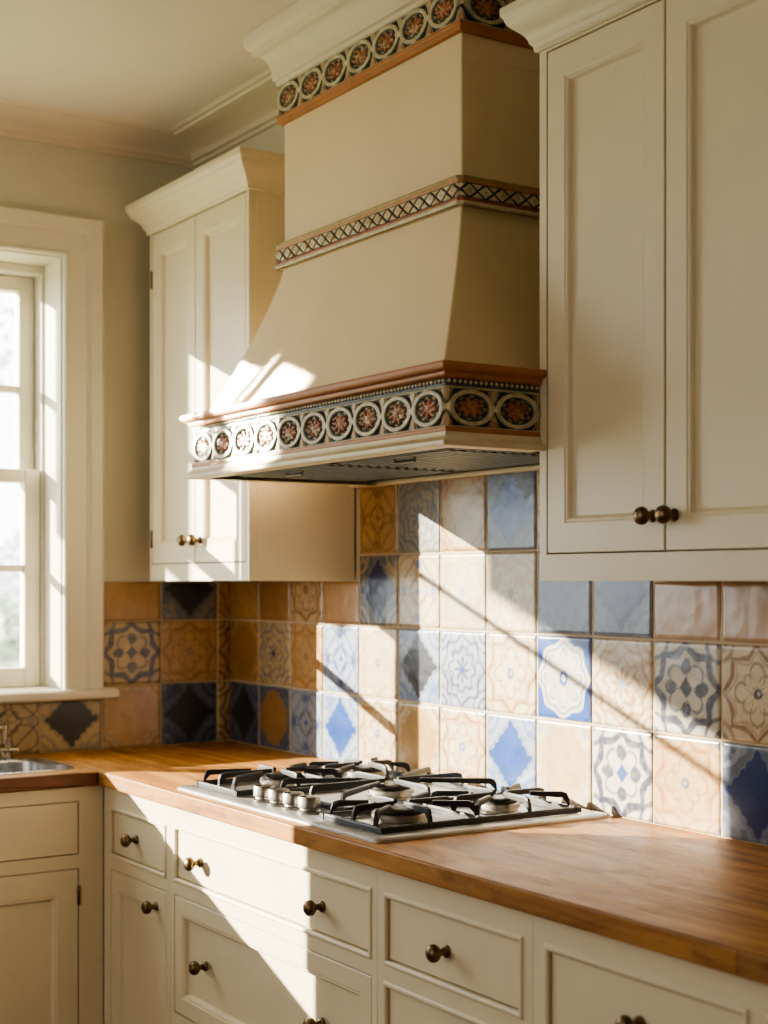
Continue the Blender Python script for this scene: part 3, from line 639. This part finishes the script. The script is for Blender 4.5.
# clean shared seams so the slab is one solid
bm = bmesh.new(); bm.from_mesh(wk.data); bmesh.ops.remove_doubles(bm, verts=bm.verts, dist=.0001); bm.to_mesh(wk.data); bm.free()
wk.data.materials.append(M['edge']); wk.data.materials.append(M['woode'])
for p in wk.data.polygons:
    if p.normal.x > .9 and p.center.x < WX+.01 and p.center.x > WX-.01: p.material_index = 2  # window-run front edge: its shade put into a darker wood colour
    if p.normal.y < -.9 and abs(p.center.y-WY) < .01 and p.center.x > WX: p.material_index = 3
md = wk.modifiers.new('bevel', 'BEVEL'); md.width = .003; md.segments = 2; md.limit_method = 'ANGLE'; md.angle_limit = math.radians(60)
wk['label'] = 'oiled solid wood L-shaped worktop over the base cabinets'; wk['category'] = 'worktop'

# ------------------------------------------------------------------ base cabinets
mp = mapB(-.52); FZ1 = wz0-.002
def base_carcass(t, x0, x1, holes, beads_, front):
    b = B(); face_frame(b, mp, (x0, x1), (.10, FZ1), holes)
    for h in beads_: bead_ring(b, mp, *h)
    b.box(x0, x0+.016, -.5, -.012, .10, FZ1); b.box(x1-.016, x1, -.5, -.012, .10, FZ1); b.box(x0+.016, x1-.016, -.5, -.012, .10, .116); b.box(x0+.016, x1-.016, -.024, -.012, .116, FZ1)
    obj('carcass', b, M['cab'], t, bevel=.0008)
    p = B(); p.box(x0, x1, -.46, -.44, .001, .0995); obj('plinth', p, M['plinth'], t)
def drawer(t, u0, u1, v0, v1, knobs, panel=False, fr=.034):
    b = B()
    if panel: panel_front(b, mp, u0, u1, v0, v1, fr)
    else: slab_front(b, mp, u0, u1, v0, v1)
    # box behind the front
    b.box(u0+.012, u1-.012, -.495, -.10, v0+.008, v0+.016)
    d = obj('drawer', b, M['cab'], t)
    for k in knobs: knob(mp, *k, d)
    return d
g = .0022; bw = .009
def unit(label, x0, x1, fronts):
    t = thing('base_cabinet', label, 'cabinet', ((x0+x1)/2, -.02, 0), 'cream base cabinets under the worktop')
    holes = [(f[1], f[2], f[3], f[4]) for f in fronts]; bd = [h for h, f in zip(holes, fronts) if f[0] == 'slab']
    base_carcass(t, x0, x1, holes, bd, None)
    for kind, u0, u1, v0, v1, kn in fronts:
        i = (bw if kind == 'slab' else 0)+g
        if kind == 'door':
            b = B(); panel_front(b, mp, u0+i, u1-i, v0+i, v1-i, .036, .042); d = obj('door', b, M['cab'], t)
            for k in kn: knob(mp, *k, d)
        else: drawer(t, u0+i, u1-i, v0+i, v1-i, kn, kind == 'panel')
    return t
unit('narrow cream base cabinet in the corner, drawer above a door', .3885, .7355, [('slab', .426, .718, .733, .845, [(.560, .790)]), ('door', .426, .718, .13, .708, [(.668, .668)])])
unit('wide cream drawer cabinet under the hob, partly in hard sunlight', .7365, 1.5120, [('slab', .755, 1.497, .734, .850, [(.870, .790), (1.336, .790)]), ('panel', .755, 1.497, .470, .709, [(.893, .592), (1.336, .592)]), ('panel', .755, 1.497, .13, .445, [(.893, .29), (1.336, .29)])])
unit('cream three-drawer cabinet just right of the hob', 1.5130, 1.907, [('slab', 1.532, 1.886, .734, .850, [(1.700, .790)]), ('slab', 1.532, 1.886, .445, .709, [(1.700, .58)]), ('slab', 1.532, 1.886, .13, .42, [(1.700, .28)])])
unit('cream drawer cabinet at the right end of the worktop', 1.908, 2.70, [('slab', 1.932, 2.302, .72, .850, [(2.117, .787)]), ('slab', 1.932, 2.302, .13, .695, [(2.117, .45)]), ('slab', 2.326, 2.682, .72, .850, [(2.504, .787)]), ('slab', 2.326, 2.682, .13, .695, [(2.504, .45)])])
# sink run on the window wall
XW = .387; mw = mapW(XW)
t = thing('base_cabinet', 'cream sink cabinet below the window, in shade at the left', 'cabinet', (.2, -1.1, 0), 'cream base cabinets under the worktop')
b = B(); wh = [(-1.20, -.578, .738, .856), (-1.20, -.578, .13, .708)]
face_frame(b, mw, (-1.92, -.5215), (.10, FZ1), wh+[(-1.86, -1.24, .738, .856), (-1.86, -1.24, .13, .708)])
b.box(.012, XW-.02, -1.92, -1.904, .10, FZ1); b.box(.012, XW-.02, -.54, -.5215, .10, FZ1); b.box(.012, XW-.02, -1.904, -.54, .10, .116); b.box(.012, .024, -1.904, -.54, .116, FZ1)
b.box(XW-.02, .4075, -.5215, -.5205, .10, FZ1) if False else None
obj('carcass', b, M['cab'], t, bevel=.0008)
p = B(); p.box(.31, .33, -1.92, -.5, .001, .0995); obj('plinth', p, M['plinth'], t)
for u0, u1 in ((-1.20, -.578), (-1.86, -1.24)):
    b = B(); rloft(b, mw, u0+g, u1-g, .738+g, .856-g, [(0, -.02), (0, -.002), (.0012, -.001)]); obj('drawer', b, M['cab'], t)
    b = B(); panel_front(b, mw, u0+g, u1-g, .13+g, .708-g, .048, .055); d = obj('door', b, M['cab'], t)
    hinge(mw, u1-.001, .648, d); hinge(mw, u1-.001, .2, d); knob(mw, u0+.035, .62, d)

# ------------------------------------------------------------------ sink and tap
def rrect(x0, x1, y0, y1, r, z, n=8):
    pts = []
    for cx, cy, a0 in ((x1-r, y1-r, 0), (x0+r, y1-r, 90), (x0+r, y0+r, 180), (x1-r, y0+r, 270)):
        for k in range(n+1):
            a = math.radians(a0+90*k/n); pts.append((cx+r*math.cos(a), cy+r*math.sin(a), z))
    return pts
t = thing('sink', 'stainless steel inset sink below the window', 'sink', ((SX0+SX1)/2, (SY0+SY1)/2, ZC))
b = B(); o = .014
b.loft([rrect(SX0-o, SX1+o, SY0-o, SY1+o, .045, ZC+.0006), rrect(SX0-o, SX1+o, SY0-o, SY1+o, .045, ZC+.0022), rrect(SX0-o+.002, SX1+o-.002, SY0-o+.002, SY1+o-.002, .044, ZC+.0032),
        rrect(SX0+.006, SX1-.006, SY0+.006, SY1-.006, .05, ZC+.0022), rrect(SX0+.012, SX1-.012, SY0+.012, SY1-.012, .05, ZC-.003), rrect(SX0+.018, SX1-.018, SY0+.018, SY1-.018, .05, ZC-.12),
        rrect(SX0+.026, SX1-.026, SY0+.026, SY1-.026, .05, ZC-.15), rrect(SX0+.045, SX1-.045, SY0+.045, SY1-.045, .04, ZC-.158)], True, False, True)
obj('bowl', b, M['sinksteel'], t, smooth=True)
b = B(); cx, cy = (SX0+SX1)/2, (SY0+SY1)/2; b.lathe((cx, cy, ZC-.158), (0, 0, 1), [(0, 0), (.034, 0), (.034, .002), (.026, .003), (.022, .0015), (0, .0015)], 24); obj('drain', b, M['steel'], t, smooth=True)
t = thing('faucet', 'aged nickel bridge tap at the back of the sink', 'tap', (.05, -.74, ZC)); tx = .05
b = B(); b.tube([(tx, -.632, ZC+.072), (tx, -.848, ZC+.072)], .0075, 14); obj('bridge', b, M['chrome'], t, smooth=True)
for yy in (-.632, -.848):
    b = B(); b.lathe((tx, yy, ZC), (0, 0, 1), [(0, 0), (.021, 0), (.021, .004), (.016, .008), (.012, .014), (.0125, .024), (.014, .028), (.010, .031), (.0065, .034), (.0065, .068), (.009, .070), (.009, .078), (.005, .081), (0, .082)], 20); pl = obj('pillar', b, M['chrome'], t, smooth=True)
    b = B(); b.tube([(tx+.01, yy, ZC+.022), (tx+.03, yy, ZC+.022)], .004, 10); b.tube([(tx+.03, yy-.022, ZC+.022), (tx+.03, yy+.022, ZC+.022)], .0042, 10); b.tube([(tx+.03, yy, ZC+.0), (tx+.03, yy, ZC+.044)], .0042, 10); obj('cross_handle', b, M['chrome'], pl, smooth=True)
b = B(); pts = [(tx, -.74, ZC+.072), (tx, -.74, ZC+.20)]+[(tx+.07-.07*math.cos(a), -.74, ZC+.20+.07*math.sin(a)) for a in [math.pi*k/10 for k in range(1, 11)]]+[(tx+.14, -.74, ZC+.17)]
b.tube(pts, .0085, 14); obj('spout', b, M['chrome'], t, smooth=True)

# ------------------------------------------------------------------ hob
HBX0, HBX1, HBY0, HBY1 = .752, 1.503, -.516, -.020
t = thing('gas_hob', 'stainless steel gas hob with black cast iron pan supports on the worktop', 'hob', ((HBX0+HBX1)/2, (HBY0+HBY1)/2, ZC))
b = B()
b.loft([rrect(HBX0, HBX1, HBY0, HBY1, .012, ZC+.0006), rrect(HBX0, HBX1, HBY0, HBY1, .012, ZC+.0045), rrect(HBX0+.003, HBX1-.003, HBY0+.003, HBY1-.003, .011, ZC+.0068),
        rrect(HBX0+.020, HBX1-.020, HBY0+.020, HBY1-.020, .01, ZC+.0085), rrect(HBX0+.024, HBX1-.024, HBY0+.024, HBY1-.024, .01, ZC+.006), rrect(HBX0+.06, HBX1-.06, HBY0+.06, HBY1-.06, .02, ZC+.0055)], True, True, True)
obj('steel_tray', b, M['steel'], t, smooth=True)
zt = ZC+.0065
burn = [(1.372, -.382, 1.0), (1.375, -.170, .74), (1.118, -.235, .92), (.872, -.345, .74), (.868, -.135, .85)]
for x, y, k in burn:
    b = B(); b.lathe((x, y, zt), (0, 0, 1), [(0, 0), (.052*k, 0), (.052*k, .003), (.046*k, .005), (.046*k, .009), (.050*k, .010), (.050*k, .0165), (.047*k, .018), (0, .018)], 32); o = obj('burner', b, M['burner'], t, smooth=True)
    b = B(); b.lathe((x, y, zt+.018), (0, 0, 1), [(0, 0), (.043*k, 0), (.0455*k, .002), (.0455*k, .005), (.042*k, .0075), (.03*k, .009), (0, .0095)], 32); obj('burner_cap', b, M['cap'], o, smooth=True)
for x in (1.028, 1.084, 1.140, 1.196):
    b = B(); y = -.462; b.lathe((x, y, zt), (0, 0, 1), [(0, 0), (.0215, 0), (.0215, .003), (.017, .005), (.0165, .008), (.0205, .010), (.0205, .026), (.0185, .029), (0, .0295)], 28); o = obj('knob', b, M['knobm'], t, smooth=True)
    b = B(); b.box(x-.002, x+.002, y-.019, y-.006, zt+.0285, zt+.0305); obj('pointer', b, M['cap'], o)
zg = ZC+.043
def grate(x0, x1, y0, y1, centres, split):
    b = B(); w, h = .0078, .011; zf = ZC+.018; r = .016
    # low base frame
    for p, q in (((x0, y0), (x1, y0)), ((x1, y0), (x1, y1)), ((x1, y1), (x0, y1)), ((x0, y1), (x0, y0))): b.bar([(p[0], p[1], zf), (q[0], q[1], zf)], w*1.15, .0105)
    def arm(p, c, gap):
        """an arm rises from the frame at p, bends and runs towards burner centre c, stopping short"""
        p = Vector((p[0], p[1], 0)); c = Vector((c[0], c[1], 0)); d = (c-p); L_ = d.length; d.normalize(); e = p+d*(L_-gap)
        b.bar([(p.x, p.y, zf), (p.x+d.x*.001, p.y+d.y*.001, zg-.012), (p.x+d.x*.005, p.y+d.y*.005, zg-.003), (p.x+d.x*.014, p.y+d.y*.014, zg), (e.x, e.y, zg+.0005)], w, [.010, .02, .018, h, h*.7])
    for (cx, cy) in centres:
        ya = min((y for y in split if y <= cy), key=lambda y: cy-y); yb = min((y for y in split if y >= cy), key=lambda y: y-cy)
        arm((x0, cy), (cx, cy), .016); arm((x1, cy), (cx, cy), .016)
        arm((cx, ya), (cx, cy), .016); arm((cx, yb), (cx, cy), .016)
        arm((x0+.02, ya), (cx, cy), .055); arm((x1-.02, ya), (cx, cy), .055); arm((x0+.02, yb), (cx, cy), .055); arm((x1-.02, yb), (cx, cy), .055)
    for y in split[1:-1]: b.bar([(x0, y, zf), (x1, y, zf)], w, .0105)
    for x in (x0, x1):
        for y in (y0, y1): b.box(x-.006, x+.006, y-.006, y+.006, ZC+.0085, zf)
    o = obj('pan_support', b, M['iron'], t); return o
grate(.785, .955, -.480, -.064, [(.872, -.345), (.868, -.135)], [-.480, -.240, -.064])
grate(.985, 1.250, -.415, -.064, [(1.118, -.235)], [-.415, -.064])
grate(1.280, 1.464, -.480, -.064, [(1.372, -.382), (1.375, -.170)], [-.480, -.272, -.064])

# ------------------------------------------------------------------ garden outside the window
b = B(); b.box(-26, -.3, -14, 14, -.5, -.4); struct('ground', b, M['lawn'], 'pale garden lawn beyond the window')
def leaves(c, rad, n, size, seed):
    r = np.random.default_rng(seed); b = B()
    for i in range(n):
        d = r.normal(size=3); d /= np.linalg.norm(d); k = r.uniform(.55, 1)**.5; lump = 1+.22*math.sin(5*d[0]+seed)*math.cos(4*d[1])+.12*math.sin(9*d[2])
        p = Vector(c)+Vector(d*np.array(rad)*k*lump); a = Vector(r.normal(size=3)).normalized(); q = a.orthogonal().normalized(); s = size*r.uniform(.6, 1.3)
        b.add([p-a*s, p+q*s*.45, p+a*s, p-q*s*.45], [(0, 1, 2, 3)])
    return b
def shrub(x, y, rad, zc, seed, label, mat, n=2600):
    t = thing('garden_shrub', label, 'shrub', (x, y, -.4))
    st = B()
    for k in range(5):
        a = k*1.26; st.tube([(x, y, -.4), (x+.15*math.cos(a), y+.15*math.sin(a), zc*.4), (x+rad[0]*.6*math.cos(a), y+rad[1]*.6*math.sin(a), zc+rad[2]*.3)], [.05, .035, .01], 6)
    obj('stems', st, M['bark'], t); o = obj('foliage', leaves((x, y, zc), rad, n, .09, seed), mat, t); o['kind'] = 'stuff'
shrub(-6.2, 1.0, (.8, 1.0, .75), .55, 3, 'grey green shrub low outside the window', M['leaf'])
shrub(-13.2, 4.2, (1.2, 1.5, 1.0), .75, 8, 'taller pale shrub further back in the garden', M['leaf2'])
t = thing('garden_tree', 'bare branched tree seen through the upper panes', 'tree', (-9.5, .7, -.4)); st = B(); r_ = random.Random(5); lv = B()
def branch(p, d, L_, rad, dep):
    q = p+d*L_; mid = p+d*L_*.5+Vector((r_.uniform(-1, 1), r_.uniform(-1, 1), r_.uniform(-.5, .5)))*L_*.07
    st.tube([p, mid, q], [rad, rad*.85, rad*.65], 6)
    if dep:
        for _ in range(3 if dep > 1 else 4):
            nd = (d+Vector((r_.uniform(-1, 1), r_.uniform(-1, 1), r_.uniform(-.35, .6)))*.75).normalized(); branch(q if r_.random() < .6 else mid, nd, L_*r_.uniform(.6, .8), rad*.58, dep-1)
    else:
        for _ in range(3):
            pp = q+Vector((r_.uniform(-1, 1), r_.uniform(-1, 1), r_.uniform(-1, 1)))*.15; a = Vector((r_.uniform(-1, 1), r_.uniform(-1, 1), r_.uniform(-1, 1))).normalized(); s = .06; w_ = a.orthogonal().normalized()
            lv.add([pp-a*s, pp+w_*s*.5, pp+a*s, pp-w_*s*.5], [(0, 1, 2, 3)])
branch(Vector((-9.5, .7, -.4)), Vector((.02, .12, 1)).normalized(), 1.9, .13, 5)
obj('branches', st, M['bark'], t, smooth=True); o = obj('foliage', lv, M['leaf2'], t); o['kind'] = 'stuff'

# unseen boards added outside to cast tall shadows on the cabinet and tiles
SUN = Vector((1, 1.05, -.39))
def out(y0, z0, x): k = (x+.13)/SUN.x; return y0+k*SUN.y, z0+k*SUN.z
sx_ = -2.5; ya, za = out(-.745, 1.50, sx_); yd, zd = out(-1.34, 1.815, sx_)
sh = bpy.data.objects.new('shadow_boards', None); COL.objects.link(sh); sh.location = (sx_, ya, -.4); sh['kind'] = 'structure'; sh['label'] = 'unseen boards added outside the window to block sun'
b = B(); b.box(sx_-.02, sx_+.02, ya, ya+.150, za, zd+.9); obj('cabinet_shadow_board', b, M['bark'], sh)
b = B(); b.box(sx_-.02, sx_+.02, yd-2.2, yd, zd, zd+.9); b.box(sx_-.02, sx_+.02, yd, ya, zd+.82, zd+.9); obj('tile_shadow_board', b, M['bark'], sh)
b = B(); b.box(sx_-.06, sx_+.06, yd-2.2, yd-2.1, -.399, zd); obj('shadow_board_post', b, M['bark'], sh)

# ------------------------------------------------------------------ light
def look(o, d): o.rotation_euler = Vector(d).to_track_quat('-Z', 'Y').to_euler()
def lamp(name, kind, loc, d, energy, col, **kw):
    l = bpy.data.lights.new(name, kind); l.energy = energy; l.color = col
    for k, v in kw.items(): setattr(l, k, v)
    o = bpy.data.objects.new(name, l); COL.objects.link(o); o.location = loc; look(o, d); return o
lamp('sun', 'SUN', (-6, -4, 5), SUN, 33, (1, .90, .75), angle=math.radians(.35))
# extra lamp added outside to throw a sun patch on the hood
d2 = Vector((1, .60, -.29)).normalized(); tgt = Vector((.85, -.45, 1.715))
lamp('hood_patch_lamp', 'AREA', tgt-d2*3.3, d2, 15, (1, .90, .75), shape='RECTANGLE', size=.25, size_y=.25, spread=math.radians(1.0))
lamp('window_portal', 'AREA', (-.26, (oy0+oy1)/2, (oz0+oz1)/2), (1, 0, 0), 1, (1, 1, 1), shape='RECTANGLE', size=1.75, size_y=1.15).data.cycles.is_portal = True
# soft fill lamp added behind the camera; that wall has no windows
lamp('room_fill', 'AREA', (2.0, -4.4, 1.7), (.05, 1, .02), 27, (1, .94, .88), shape='RECTANGLE', size=2.6, size_y=1.5)
W = bpy.data.worlds.new('World'); S.world = W; W.use_nodes = True; bg = W.node_tree.nodes['Background']
bg.inputs['Color'].default_value = (.93, .97, 1, 1); bg.inputs['Strength'].default_value = 7

# ------------------------------------------------------------------ camera
cam = bpy.data.cameras.new('Camera'); co = bpy.data.objects.new('Camera', cam); COL.objects.link(co); S.camera = co
a = math.radians(33.0379); co.location = (3.50696, -1.80419, 1.34199)
co.rotation_euler = Vector((-math.cos(a), math.sin(a), 0)).to_track_quat('-Z', 'Y').to_euler()
cam.sensor_fit = 'HORIZONTAL'; cam.sensor_width = 36; cam.lens = 1487.772/768*36; cam.shift_y = (580.71-512)/768; cam.clip_start = .05
cam.dof.use_dof = True; cam.dof.focus_distance = 2.6; cam.dof.aperture_fstop = 5
S.view_settings.view_transform = 'AgX'; S.view_settings.look = 'AgX - Medium High Contrast'; S.view_settings.exposure = 0
